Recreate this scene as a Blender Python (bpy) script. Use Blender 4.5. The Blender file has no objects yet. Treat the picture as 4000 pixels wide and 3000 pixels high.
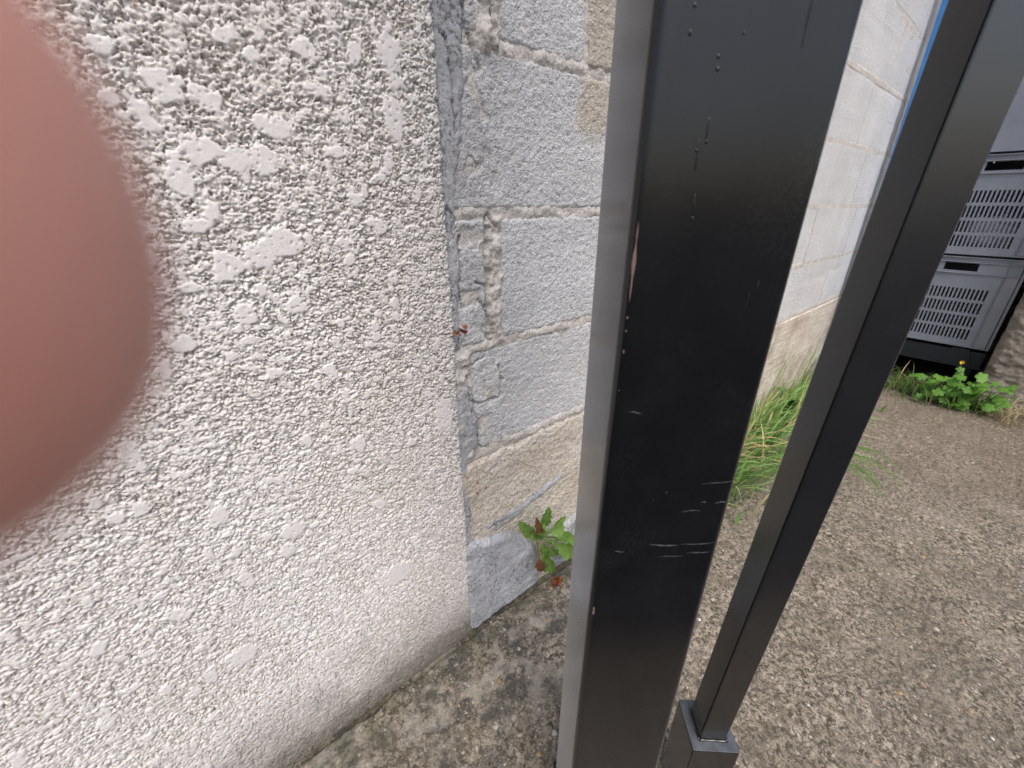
import bpy, math, random
import numpy as np
from mathutils import Vector, Matrix

# ------------------------------------------------------------------ camera, sky, sun, exposure
SC = bpy.context.scene
COL = SC.collection
random.seed(7)
RNG = np.random.default_rng(7)
CAM_H = 0.832
HEAD = math.radians(50.51)      # heading, measured from the wall direction (+X)
PITCH = math.radians(24.04)
ROLL = math.radians(-0.156)
cF = Vector((math.cos(HEAD) * math.cos(PITCH), math.sin(HEAD) * math.cos(PITCH), -math.sin(PITCH)))
cR = Vector((math.sin(HEAD), -math.cos(HEAD), 0))
cU = cR.cross(cF)
cR, cU = cR * math.cos(ROLL) + cU * math.sin(ROLL), None
cU = cR.cross(cF)
cd = bpy.data.cameras.new('camera')
cam = bpy.data.objects.new('camera', cd)
COL.objects.link(cam)
mw = Matrix((cR, cU, -cF)).transposed().to_4x4()
mw.translation = Vector((0, 0, CAM_H))
cam.matrix_world = mw
cd.sensor_width = 36.0
cd.lens = 36.0 * 1588.0 / 4000.0
cd.clip_start = 0.0008
cd.clip_end = 300.0
cd.dof.use_dof = True
cd.dof.focus_distance = 0.72
cd.dof.aperture_fstop = cd.lens / 1.8        # a small phone aperture, under 2 mm
cd.dof.aperture_blades = 0
SC.camera = cam

SUN_EL, SUN_AZ = math.radians(58), math.radians(-112)     # azimuth from +X, ccw
wd = bpy.data.worlds.new('World')
SC.world = wd
wd.use_nodes = True
wn = wd.node_tree
bg = wn.nodes['Background']
sky = wn.nodes.new('ShaderNodeTexSky')
sky.sky_type = 'NISHITA'
sky.sun_disc = False
sky.sun_elevation = SUN_EL
sky.sun_rotation = math.radians(90) - SUN_AZ
sky.air_density = 1.0
sky.dust_density = 4.0
sky.ozone_density = 1.0
wn.links.new(sky.outputs[0], bg.inputs[0])
bg.inputs[1].default_value = 0.15
sl = bpy.data.lights.new('sun', 'SUN')
sl.energy = 1.15
sl.angle = math.radians(38)
sl.color = (1.0, 0.975, 0.95)
sun = bpy.data.objects.new('sun', sl)
COL.objects.link(sun)
sdir = Vector((math.cos(SUN_EL) * math.cos(SUN_AZ), math.cos(SUN_EL) * math.sin(SUN_AZ), math.sin(SUN_EL)))
sun.rotation_euler = sdir.to_track_quat('Z', 'Y').to_euler()
sun.location = (0, -3, 5)
vs = SC.view_settings
vs.view_transform = 'Standard'
vs.look = 'None'
vs.exposure = 0.44
vs.gamma = 1.0
SC.cycles.denoising_prefilter = 'NONE'
SC.cycles.max_bounces = 6
SC.cycles.diffuse_bounces = 3
SC.cycles.glossy_bounces = 3
SC.cycles.transmission_bounces = 2
SC.cycles.caustics_reflective = False
SC.cycles.caustics_refractive = False
vs.use_curve_mapping = False

# ------------------------------------------------------------------ helpers
def link(o, parent=None):
    COL.objects.link(o)
    if parent is not None:
        o.parent = parent
    return o

def tag(o, label=None, cat=None, group=None, kind=None):
    if label: o['label'] = label
    if cat: o['category'] = cat
    if group: o['group'] = group
    if kind: o['kind'] = kind
    return o

def empty(name, loc=(0, 0, 0), rz=0.0):
    o = bpy.data.objects.new(name, None)
    o.empty_display_size = 0.05
    o.location = loc
    o.rotation_euler = (0, 0, rz)
    return link(o)

def mesh_np(name, V, F, mat=None, parent=None, smooth=True, loc=None, attrs=None):
    V = np.ascontiguousarray(V, dtype=np.float32)
    F = np.ascontiguousarray(F, dtype=np.int32)
    k = F.shape[1]
    me = bpy.data.meshes.new(name)
    me.vertices.add(len(V)); me.vertices.foreach_set('co', V.ravel())
    me.loops.add(F.size); me.loops.foreach_set('vertex_index', F.ravel())
    me.polygons.add(len(F))
    me.polygons.foreach_set('loop_start', np.arange(0, F.size, k, dtype=np.int32))
    me.polygons.foreach_set('loop_total', np.full(len(F), k, dtype=np.int32))
    me.update(calc_edges=True)
    me.polygons.foreach_set('use_smooth', np.full(len(F), smooth, dtype=bool))
    if attrs:
        for an, (typ, data) in attrs.items():
            a = me.attributes.new(an, typ, 'POINT')
            if typ == 'FLOAT':
                a.data.foreach_set('value', np.asarray(data, np.float32).ravel())
            else:
                a.data.foreach_set('color', np.asarray(data, np.float32).ravel())
    if mat: me.materials.append(mat)
    o = bpy.data.objects.new(name, me)
    if loc is not None: o.location = loc
    return link(o, parent)

class MB:
    """collects simple shapes into one mesh"""
    def __init__(s): s.v, s.f = [], []
    def add(s, v, f):
        n = len(s.v); s.v += [tuple(a) for a in v]; s.f += [tuple(i + n for i in q) for q in f]
    def box(s, x0, x1, y0, y1, z0, z1):
        s.add([(x0,y0,z0),(x1,y0,z0),(x1,y1,z0),(x0,y1,z0),(x0,y0,z1),(x1,y0,z1),(x1,y1,z1),(x0,y1,z1)],
              [(0,3,2,1),(4,5,6,7),(0,1,5,4),(1,2,6,5),(2,3,7,6),(3,0,4,7)])
        return s
    def tube(s, pts, rads, n=8):
        pts = [Vector(p) for p in pts]; base = len(s.v); m = len(pts)
        for i, p in enumerate(pts):
            t = (pts[min(i+1, m-1)] - pts[max(i-1, 0)]).normalized()
            a = t.orthogonal().normalized() if i == 0 else (a - t * a.dot(t)).normalized()
            b = t.cross(a); r = rads[i] if hasattr(rads, '__len__') else rads
            for k in range(n):
                w = 2 * math.pi * k / n
                s.v.append(tuple(p + (a * math.cos(w) + b * math.sin(w)) * r))
        for i in range(m - 1):
            for k in range(n):
                k2 = (k + 1) % n
                s.f.append((base+i*n+k, base+i*n+k2, base+(i+1)*n+k2, base+(i+1)*n+k))
        s.f.append(tuple(base + k for k in reversed(range(n))))
        s.f.append(tuple(base + (m-1)*n + k for k in range(n)))
        return s
    def build(s, name, mat, parent=None, smooth=False, bevel=0.0, segs=2, loc=None):
        me = bpy.data.meshes.new(name); me.from_pydata(s.v, [], s.f); me.update()
        if smooth: me.polygons.foreach_set('use_smooth', [True] * len(me.polygons))
        me.materials.append(mat)
        o = bpy.data.objects.new(name, me)
        if loc: o.location = loc
        link(o, parent)
        if bevel:
            b = o.modifiers.new('bevel', 'BEVEL'); b.width = bevel; b.segments = segs; b.limit_method = 'ANGLE'
            me.polygons.foreach_set('use_smooth', [True] * len(me.polygons))
            w = o.modifiers.new('wn', 'WEIGHTED_NORMAL'); w.keep_sharp = False
        return o

# --- numpy noise
def _hash(ix, iy, s):
    h = (ix.astype(np.int64) * 374761393 + iy.astype(np.int64) * 668265263 + s * 1442695041) & 0xffffffff
    h = ((h ^ (h >> 13)) * 1274126177) & 0xffffffff
    return ((h ^ (h >> 16)) & 0xffffff) / float(0x1000000)
def perlin(x, y, s=0):
    ix, iy = np.floor(x), np.floor(y); fx, fy = x - ix, y - iy
    u, v = fx*fx*fx*(fx*(fx*6-15)+10), fy*fy*fy*(fy*(fy*6-15)+10)
    def g(a, b):
        w = _hash(ix + a, iy + b, s) * 2 * np.pi
        return np.cos(w) * (fx - a) + np.sin(w) * (fy - b)
    return ((g(0,0)*(1-u)+g(1,0)*u)*(1-v)+(g(0,1)*(1-u)+g(1,1)*u)*v) * 1.4
def fbm(x, y, o=4, s=0):
    t, a = 0, 1.0
    for i in range(o):
        t = t + a * perlin(x, y, s + i * 17); x, y, a = x * 2.03, y * 2.03, a * 0.5
    return t
def worley(x, y, s=0):
    ix, iy = np.floor(x), np.floor(y); d1 = np.full(x.shape, 9.0); d2 = d1.copy()
    for a in (-1, 0, 1):
        for b in (-1, 0, 1):
            px = ix + a + _hash(ix + a, iy + b, s); py = iy + b + _hash(ix + a, iy + b, s + 5)
            d = np.hypot(px - x, py - y)
            d2 = np.minimum(d2, np.maximum(d1, d)); d1 = np.minimum(d1, d)
    return d1, d2
def sstep(a, b, x):
    t = np.clip((x - a) / (b - a), 0, 1); return t * t * (3 - 2 * t)
def stretch(dense, lo=None, hi=None, grow=1.25):
    """a dense run of coordinates continued outwards with growing steps"""
    d = list(dense); st = d[1] - d[0]
    if hi is not None:
        h = st
        while d[-1] < hi: h *= grow; d.append(min(hi, d[-1] + h))
    if lo is not None:
        h = st; pre = []
        c = d[0]
        while c > lo: h *= grow; c = max(lo, c - h); pre.append(c)
        d = pre[::-1] + d
    return np.array(d)
def grid_faces(nx, ny, flip=False):
    i = np.arange(nx * ny).reshape(ny, nx)
    q = np.stack([i[:-1, :-1], i[:-1, 1:], i[1:, 1:], i[1:, :-1]], -1).reshape(-1, 4)
    return q[:, ::-1] if flip else q

# --- node materials
class Mat:
    def __init__(s, name):
        s.m = bpy.data.materials.new(name); s.m.use_nodes = True
        s.t = s.m.node_tree; s.n = s.t.nodes; s.b = s.n['Principled BSDF']
        s.co = s.n.new('ShaderNodeTexCoord').outputs['Object']
    def L(s, a, b):
        if hasattr(a, 'links') or hasattr(a, 'is_output'): s.t.links.new(a, b)
        else: b.default_value = a
    def map(s, sc=(1,1,1), loc=(0,0,0), rot=(0,0,0), v=None):
        k = s.n.new('ShaderNodeMapping'); s.L(v or s.co, k.inputs[0])
        k.inputs['Scale'].default_value = sc; k.inputs['Location'].default_value = loc; k.inputs['Rotation'].default_value = rot
        return k.outputs[0]
    def noise(s, scale, detail=4, rough=0.55, v=None, dist=0.0):
        k = s.n.new('ShaderNodeTexNoise'); s.L(v or s.co, k.inputs['Vector'])
        k.inputs['Scale'].default_value = scale; k.inputs['Detail'].default_value = detail
        k.inputs['Roughness'].default_value = rough; k.inputs['Distortion'].default_value = dist
        return k.outputs[0]
    def vor(s, scale, feature='F1', v=None, out='Distance', rnd=1.0):
        k = s.n.new('ShaderNodeTexVoronoi'); k.feature = feature; s.L(v or s.co, k.inputs['Vector'])
        k.inputs['Scale'].default_value = scale; k.inputs['Randomness'].default_value = rnd
        return k.outputs[out]
    def ramp(s, f, stops, interp='LINEAR'):
        k = s.n.new('ShaderNodeValToRGB'); s.L(f, k.inputs[0]); cr = k.color_ramp; cr.interpolation = interp
        while len(cr.elements) < len(stops): cr.elements.new(0.5)
        for e, (p, c) in zip(cr.elements, stops):
            e.position = p; e.color = (c, c, c, 1) if not hasattr(c, '__len__') else (*c, 1)
        return k.outputs[0]
    def mix(s, f, a, b, mode='MIX'):
        k = s.n.new('ShaderNodeMix'); k.data_type = 'RGBA'; k.blend_type = mode
        s.L(f, k.inputs[0])
        for i, c in ((6, a), (7, b)):
            if isinstance(c, (tuple, list)): k.inputs[i].default_value = (*c, 1)
            else: s.L(c, k.inputs[i])
        return k.outputs[2]
    def math(s, op, a, b=0.0, clamp=False):
        k = s.n.new('ShaderNodeMath'); k.operation = op; k.use_clamp = clamp; s.L(a, k.inputs[0]); s.L(b, k.inputs[1]); return k.outputs[0]
    def sep(s, v=None):
        k = s.n.new('ShaderNodeSeparateXYZ'); s.L(v or s.co, k.inputs[0]); return k.outputs
    def rng(s, v, a, b, c=0.0, d=1.0):
        k = s.n.new('ShaderNodeMapRange'); k.interpolation_type = 'SMOOTHSTEP'; s.L(v, k.inputs[0])
        for i, x in enumerate((a, b, c, d)): k.inputs[1 + i].default_value = x
        return k.outputs[0]
    def attr(s, n, out='Fac'):
        k = s.n.new('ShaderNodeAttribute'); k.attribute_name = n; return k.outputs[out]
    def orand(s):
        return s.n.new('ShaderNodeObjectInfo').outputs['Random']
    def bump(s, h, st=0.5, dist=0.002, nrm=None):
        k = s.n.new('ShaderNodeBump'); s.L(h, k.inputs['Height']); k.inputs['Strength'].default_value = st
        k.inputs['Distance'].default_value = dist
        if nrm: s.L(nrm, k.inputs['Normal'])
        return k.outputs[0]
    def out(s, col, rough=0.8, nrm=None, **kw):
        if isinstance(col, (tuple, list)): s.b.inputs['Base Color'].default_value = (*col, 1)
        else: s.L(col, s.b.inputs['Base Color'])
        s.L(rough, s.b.inputs['Roughness'])
        if nrm: s.L(nrm, s.b.inputs['Normal'])
        for k, v in kw.items(): s.b.inputs[k.replace('_', ' ')].default_value = v
        return s.m

def m_render():
    m = Mat('cream_render')
    n1 = m.noise(9, 5); n2 = m.noise(240, 5, .72, m.map((.8, 1, 1.15))); n3 = m.noise(45, 3)
    c = m.mix(m.ramp(n1, [(.35, 0), (.68, 1)]), (.76, .715, .675), (.82, .795, .77))
    free = m.math('SUBTRACT', 1.0, m.attr('flat'))
    pal = m.ramp(m.noise(7, 4), [(.38, .7), (.62, 1)])
    gr = m.math('MULTIPLY', m.math('MULTIPLY', m.ramp(n2, [(.40, 1), (.465, 0)]), free), pal)
    c = m.mix(gr, c, m.mix(m.noise(30, 3), (.20, .145, .09), (.32, .26, .19)))   # dark sand grains of the coat
    c = m.mix(m.ramp(n3, [(.60, 0), (.75, .35)]), c, (.62, .63, .63))
    c = m.mix(m.math('MULTIPLY', m.attr('flat'), .85), c, m.mix(n3, (.745, .71, .685), (.79, .765, .745)))
    # splash dirt along the foot of the wall, ragged upper limit
    z = m.sep()[2]
    foot = m.math('SUBTRACT', z, m.math('MULTIPLY', m.noise(13, 5), .22))
    c = m.mix(m.rng(foot, .09, -.10, 0, .80), c, m.mix(m.noise(70, 4), (.22, .205, .18), (.44, .42, .39)))
    c = m.mix(m.rng(m.math('SUBTRACT', z, m.math('MULTIPLY', m.noise(26, 5), .085)), .008, -.040, 0, .85), c, m.mix(m.noise(90, 4), (.10, .092, .07), (.30, .28, .24)))
    nb = m.bump(m.noise(700, 4, .75), .5, .0012)
    return m.out(c, .9, nb, Specular_IOR_Level=.2)

def m_block(name='concrete_block', tone=1.0, warm=False):
    m = Mat(name)
    r = m.orand()
    g = m.noise(290, 5, .75); g2 = m.vor(300, 'F1'); big = m.noise(6, 4)
    a = (.685, .685, .685) if not warm else (.52, .45, .36)
    b = (.79, .787, .782) if not warm else (.66, .59, .49)
    c = m.mix(m.ramp(big, [(.35, 0), (.65, 1)]), a, b)
    c = m.mix(m.math('MULTIPLY', r, .35), c, (.64, .62, .60))
    c = m.mix(m.ramp(g, [(.375, .75), (.455, 0)]), c, (.25, .245, .24))            # pits between the grains
    c = m.mix(m.ramp(m.vor(120, 'F1', out='Color'), [(.90, 0), (.93, .55)]), c, (.72, .70, .67))
    x, y, z = m.sep()
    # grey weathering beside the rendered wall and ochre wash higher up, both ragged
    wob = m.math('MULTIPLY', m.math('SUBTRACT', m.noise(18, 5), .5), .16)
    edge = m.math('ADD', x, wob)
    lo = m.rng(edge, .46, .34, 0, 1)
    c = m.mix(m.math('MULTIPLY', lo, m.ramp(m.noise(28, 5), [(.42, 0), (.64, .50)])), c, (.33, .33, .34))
    wob2 = m.math('MULTIPLY', m.math('SUBTRACT', m.noise(30, 4), .5), .05)
    xo = m.math('ADD', x, wob2); zo = m.math('ADD', z, m.math('MULTIPLY', m.math('SUBTRACT', m.noise(22, 3), .5), .12))
    och = m.math('MULTIPLY', m.rng(xo, .556, .580), m.rng(zo, .915, .96))
    och = m.math('MULTIPLY', och, m.rng(x, 1.15, .95))
    c = m.mix(m.math('MULTIPLY', och, .62), c, m.mix(g, (.40, .31, .20), (.66, .56, .42)))
    h = m.math('ADD', g, m.math('MULTIPLY', g2, .6))
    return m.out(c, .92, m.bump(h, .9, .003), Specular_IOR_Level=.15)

def m_mortar():
    m = Mat('mortar')
    c = m.mix(m.ramp(m.noise(40, 5), [(.35, 0), (.65, 1)]), (.60, .555, .51), (.76, .72, .67))
    c = m.mix(m.ramp(m.noise(240, 4, .7), [(.35, .7), (.5, 0)]), c, (.26, .22, .18))
    return m.out(c, .95, m.bump(m.noise(300, 4, .7), .8, .003), Specular_IOR_Level=.1)

def m_plinth():
    m = Mat('plinth_render')
    c = m.mix(m.ramp(m.noise(9, 5), [(.35, 0), (.65, 1)]), (.66, .575, .475), (.77, .70, .61))
    c = m.mix(m.ramp(m.noise(210, 4, .7), [(.39, .75), (.47, 0)]), c, (.26, .21, .15))
    peb = m.vor(150, 'F1', out='Color')
    c = m.mix(m.ramp(peb, [(.80, 0), (.84, .6)]), c, (.74, .70, .62))
    x, y, z = m.sep()
    st = m.math('MULTIPLY', m.rng(x, 1.4, 1.8), m.ramp(m.noise(11, 4), [(.47, 0), (.64, .45)]))
    c = m.mix(st, c, (.26, .19, .12))
    return m.out(c, .95, m.bump(m.math('ADD', m.noise(190, 4, .75), m.math('MULTIPLY', m.vor(170), .5)), .9, .004), Specular_IOR_Level=.1)

def m_cement(name, a, b):
    m = Mat(name)
    c = m.mix(m.ramp(m.noise(14, 5), [(.35, 0), (.66, 1)]), a, b)
    c = m.mix(m.math('MULTIPLY', m.ramp(m.noise(190, 5, .75), [(.42, .9), (.50, 0)]), m.ramp(m.noise(20, 4), [(.42, .15), (.58, 1)])), c, (.13, .13, .13))
    c = m.mix(m.ramp(m.vor(90, 'F1', out='Color'), [(.93, 0), (.95, .5)]), c, (.7, .7, .7))
    return m.out(c, .85, m.bump(m.noise(210, 6, .75), .8, .004), Specular_IOR_Level=.25)

def m_ground():
    m = Mat('worn_concrete')
    x, y, z = m.sep()
    big = m.noise(3.2, 5, .6); mid = m.noise(24, 6, .7, dist=.4); fine = m.noise(95, 8, .84, dist=.6); grit = m.noise(330, 4, .75)
    c = m.mix(m.ramp(fine, [(.45, 0), (.54, 1)]), (.055, .046, .032), (.53, .46, .37))
    c = m.mix(m.ramp(mid, [(.42, .55), (.60, 0)]), c, m.mix(fine, (.060, .052, .038), (.25, .215, .165)))
    c = m.mix(m.ramp(big, [(.42, 0), (.62, .45)]), c, m.mix(fine, (.065, .055, .038), (.23, .195, .145)))
    c = m.mix(m.ramp(m.noise(7, 5, .65, m.map(loc=(5, 2, 0))), [(.52, 0), (.66, .45)]), c, (.36, .315, .255))
    c = m.mix(m.ramp(grit, [(.40, .7), (.47, 0)]), c, (.075, .062, .045))
    vv = m.n.new('ShaderNodeVectorMath'); vv.operation = 'ADD'
    nv = m.n.new('ShaderNodeTexNoise'); m.L(m.co, nv.inputs['Vector']); nv.inputs['Scale'].default_value = 260
    sc = m.n.new('ShaderNodeVectorMath'); sc.operation = 'SCALE'; m.L(nv.outputs['Color'], sc.inputs[0]); sc.inputs['Scale'].default_value = .006
    m.L(m.co, vv.inputs[0]); m.L(sc.outputs[0], vv.inputs[1])
    cell = m.vor(150, 'F1', vv.outputs[0], 'Color'); dist = m.vor(150, 'F1', vv.outputs[0])
    k = m.n.new('ShaderNodeSeparateColor'); m.L(cell, k.inputs[0])
    stone = m.ramp(k.outputs[0], [(.0, (.13, .105, .08)), (.40, (.33, .275, .21)), (.66, (.50, .44, .36)), (.86, (.32, .20, .10)), (.94, (.62, .59, .54))], 'CONSTANT')
    sm = m.math('MULTIPLY', m.ramp(dist, [(.25, 1), (.46, 0)]), m.ramp(k.outputs[1], [(.66, 0), (.68, .75)]))
    c = m.mix(sm, c, stone)
    # dark lichen and pale worn patches in the strip beside the wall
    strip = m.rng(m.math('ADD', y, m.math('MULTIPLY', x, -.10)), .16, .36)
    li = m.ramp(m.noise(16, 6, .7), [(.47, 0), (.58, .85)])
    c = m.mix(m.math('MULTIPLY', strip, li), c, m.mix(fine, (.035, .035, .033), (.12, .115, .105)))
    wp = m.ramp(m.noise(13, 6, .7, m.map(loc=(3.1, 1.7, 0))), [(.52, 0), (.62, .7)])
    c = m.mix(m.math('MULTIPLY', strip, wp), c, m.mix(fine, (.30, .27, .22), (.62, .57, .49)))
    # green film right against the wall foot
    gr = m.math('MULTIPLY', m.rng(y, .40, .50), m.ramp(m.noise(35, 4), [(.42, 0), (.60, .55)]))
    c = m.mix(gr, c, (.10, .105, .05))
    far = m.rng(x, 1.3, 2.4)
    c = m.mix(m.math('MULTIPLY', far, .35), c, m.mix(mid, (.13, .10, .066), (.24, .19, .135)))
    h = m.math('ADD', m.math('ADD', fine, m.math('MULTIPLY', grit, .5)), m.math('MULTIPLY', dist, -.35))
    return m.out(c, .82, m.bump(h, .9, .0035), Specular_IOR_Level=.3)

def m_paint(name='black_paint', rough=.20, spec=.5, sheen=.46):
    m = Mat(name)
    n = m.noise(24, 4); f = m.noise(900, 3, .6)
    c = m.mix(m.ramp(n, [(.4, 0), (.7, 1)]), (.0028, .0031, .0040), (.005, .0054, .0066))
    r = m.ramp(m.noise(9, 5, .6), [(.3, rough - .05), (.7, rough + .05)])
    c = m.mix(m.math('MULTIPLY', m.ramp(m.noise(15, 6, .65), [(.50, 0), (.72, .5)]), m.ramp(m.noise(380, 3), [(.45, 0), (.6, 1)])), c, (.022, .022, .022))   # dust
    return m.out(c, r, m.bump(f, .09, .0003), Specular_IOR_Level=spec, Sheen_Weight=sheen, Sheen_Roughness=.22)

def m_plain(name, col, rough=.5, spread=.12, scale=30, bump=.15, **kw):
    m = Mat(name)
    lo = tuple(max(0, v * (1 - spread)) for v in col); hi = tuple(min(1, v * (1 + spread)) for v in col)
    c = m.mix(m.ramp(m.noise(scale, 5), [(.32, 0), (.68, 1)]), lo, hi)
    return m.out(c, rough, m.bump(m.noise(scale * 12, 3), bump, .001), **kw)

def m_leaf(name, col, col2, vein=True):
    m = Mat(name)
    r = m.attr('tint')
    c = m.mix(r, col, col2)
    c = m.mix(m.ramp(m.noise(160, 3), [(.4, 0), (.7, .35)]), c, tuple(v * .6 for v in col))
    t = m.n.new('ShaderNodeBsdfTranslucent'); m.L(c, t.inputs[0])
    mx = m.n.new('ShaderNodeMixShader'); mx.inputs[0].default_value = .28
    m.out(c, .5, m.bump(m.noise(300, 2), .3, .0008), Specular_IOR_Level=.4)
    o = m.n['Material Output']
    m.L(m.b.outputs[0], mx.inputs[1]); m.L(t.outputs[0], mx.inputs[2]); m.L(mx.outputs[0], o.inputs[0])
    return m.m

def m_tint(name, rough=.8, bump=.4):
    m = Mat(name)
    c = m.mix(m.ramp(m.noise(260, 3), [(.35, .35), (.6, 0)]), m.attr('tint', 'Color'), (.10, .085, .065))
    return m.out(c, rough, m.bump(m.noise(500, 2), bump, .0008), Specular_IOR_Level=.35)

def m_blade():
    m = Mat('grass_blades')
    c = m.attr('tint', 'Color')
    t = m.n.new('ShaderNodeBsdfTranslucent'); m.L(c, t.inputs[0])
    mx = m.n.new('ShaderNodeMixShader'); mx.inputs[0].default_value = .40
    m.out(c, .45, None, Specular_IOR_Level=.4)
    m.L(m.b.outputs[0], mx.inputs[1]); m.L(t.outputs[0], mx.inputs[2]); m.L(mx.outputs[0], m.n['Material Output'].inputs[0])
    return m.m

M = dict(render=m_render(), block=m_block(), mortar=m_mortar(), plinth=m_plinth(),
         cement=m_cement('grey_cement', (.46, .465, .485), (.62, .625, .645)),
         cement_dark=m_cement('dark_cement', (.44, .445, .465), (.56, .565, .585)),
         ground=m_ground(), paint=m_paint(), paint_bar=m_paint('black_bar_paint', .24, 1.0, .6), pebble=m_tint('pebbles'),
         crate=m_plain('grey_plastic', (.37, .385, .43), .45, .08, 14, .05),
         crate_dark=m_plain('dark_plastic', (.030, .034, .040), .5, .15, 14, .1),
         blue=m_plain('blue_paint', (.045, .22, .55), .45, .12, 20, .1),
         bag=m_plain('white_film', (.75, .76, .78), .3, .06, 40, .3),
         timber=m_plain('shade_timber', (.035, .028, .022), .8, .3, 12, .5),
         leaf=m_leaf('weed_leaf', (.10, .20, .035), (.22, .38, .08)),
         leaf_red=m_leaf('red_leaf', (.16, .06, .035), (.22, .12, .05)),
         celandine=m_leaf('celandine_leaf', (.085, .23, .03), (.20, .42, .06)),
         grass=m_blade(),
         straw=m_plain('dry_straw', (.50, .38, .22), .8, .25, 60, .3),
         dead=m_plain('dead_leaf', (.26, .085, .035), .7, .4, 120, .4),
         yellow=m_plain('yellow_petal', (.85, .55, .02), .5, .1, 60, .1),
         soil=m_plain('dark_soil', (.055, .042, .030), .95, .35, 60, .6),
         scratch=m_plain('pale_scratch', (.095, .10, .10), .6, .4, 300, .2),
         primer=m_plain('primer_chip', (.20, .125, .105), .7, .3, 200, .2))

# ------------------------------------------------------------------ ground
def build_ground():
    xs = stretch(np.arange(.16, 1.25, .0026), lo=-60, hi=60, grow=1.09)
    ys = stretch(np.arange(-.40, .522, .0026), lo=-60, hi=60, grow=1.12)
    X, Y = np.meshgrid(xs, ys)
    near = sstep(6, 3, np.hypot(X - .8, Y))
    w1, w2 = worley(X / .007, Y / .007, 3)
    h = .0010 * fbm(X / .022, Y / .022, 3, 11) + .0007 * perlin(X / .0055, Y / .0055, 21) + .0010 * (.5 - w1)
    h += .0035 * fbm(X / .25, Y / .25, 2, 31)
    pit = sstep(.42, .62, perlin(X / .013, Y / .013, 41)); h -= .0022 * pit
    wob = .006 * fbm(X / .05, X * 0 + 3.1, 3, 51)
    gap = sstep(.487 + wob, .5005 + wob, Y) * sstep(.55, .52, Y)
    h -= .020 * gap * (X < 3.4)
    Z = h * near - .0004
    V = np.stack([X, Y, Z], -1).reshape(-1, 3)
    g = mesh_np('ground', V, grid_faces(len(xs), len(ys)), M['ground'])
    tag(g, 'worn brown grey concrete paving with exposed gravel', kind='structure')
    return g
GROUND = build_ground()

def build_added_tarmac():
    """unseen tarmac sheet behind the camera, added to darken what the post reflects"""
    h = Vector((math.cos(HEAD), math.sin(HEAD), 0)); r = Vector((math.sin(HEAD), -math.cos(HEAD), 0))
    p0 = h * -.06
    q = [p0 + r * a + h * b for a, b in ((-40, -40), (40, -40), (40, 0), (-40, 0))]
    m = Mat('tarmac')
    c = m.mix(m.ramp(m.noise(180, 5, .75), [(.38, 0), (.6, 1)]), (.022, .022, .024), (.062, .062, .065))
    c = m.mix(m.ramp(m.noise(3, 5), [(.45, 0), (.65, .5)]), c, (.055, .053, .05))
    mat = m.out(c, .85, m.bump(m.noise(260, 4, .7), .8, .004))
    o = mesh_np('added_tarmac', np.array([(v.x, v.y, .0045) for v in q]), np.array([(0, 1, 2, 3)]), mat, smooth=False)
    tag(o, 'added dark tarmac behind the camera, darkening what the gate post reflects', kind='structure')
build_added_tarmac()

def pebbles():
    t = (1 + 5 ** .5) / 2
    iv = np.array([(-1,t,0),(1,t,0),(-1,-t,0),(1,-t,0),(0,-1,t),(0,1,t),(0,-1,-t),(0,1,-t),(t,0,-1),(t,0,1),(-t,0,-1),(-t,0,1)], float)
    iv /= np.linalg.norm(iv[0])
    jf = np.array([(0,11,5),(0,5,1),(0,1,7),(0,7,10),(0,10,11),(1,5,9),(5,11,4),(11,10,2),(10,7,6),(7,1,8),(3,9,4),(3,4,2),(3,2,6),(3,6,8),(3,8,9),(4,9,5),(2,4,11),(6,2,10),(8,6,7),(9,8,1)])
    n = 8000
    x = .18 + RNG.random(n) ** 1.5 * 2.2; y = -.75 + RNG.random(n) * 1.25
    ok = y < .492
    x, y = x[ok], y[ok]; n = len(x)
    r = .0007 + .0010 * RNG.random(n) + .0048 * RNG.random(n) ** 11
    sx, sy, sz = r * (.8 + .7 * RNG.random(n)), r * (.7 + .5 * RNG.random(n)), r * (.45 + .25 * RNG.random(n))
    a = RNG.random(n) * 6.28
    v = iv[None] * (1 + .22 * (RNG.random((n, 12, 1)) - .5))
    px, py, pz = v[..., 0] * sx[:, None], v[..., 1] * sy[:, None], v[..., 2] * sz[:, None]
    ca, sa = np.cos(a)[:, None], np.sin(a)[:, None]
    hz = .0035 * fbm(x / .25, y / .25, 2, 31)
    V = np.stack([px * ca - py * sa + x[:, None], px * sa + py * ca + y[:, None], pz + (hz - .0002 - sz * .25)[:, None]], -1).reshape(-1, 3)
    F = (jf[None] + (np.arange(n) * 12)[:, None, None]).reshape(-1, 3)
    pal = np.array([(.42,.37,.30),(.52,.47,.40),(.33,.29,.24),(.60,.57,.52),(.40,.27,.14),(.36,.22,.15),(.20,.18,.16),(.45,.41,.36),(.27,.24,.20),(.50,.44,.34)])
    ci = RNG.choice(len(pal), n, p=[.16,.06,.20,.03,.06,.04,.17,.09,.15,.04])
    c = pal[ci] * (.85 + .3 * RNG.random((n, 1)))
    C = np.concatenate([np.repeat(c, 12, 0), np.ones((n * 12, 1))], 1)
    o = mesh_np('aggregate', V, F, M['pebble'], GROUND, True, attrs={'tint': ('FLOAT_COLOR', C)})
    tag(o, kind='stuff')
pebbles()

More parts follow.
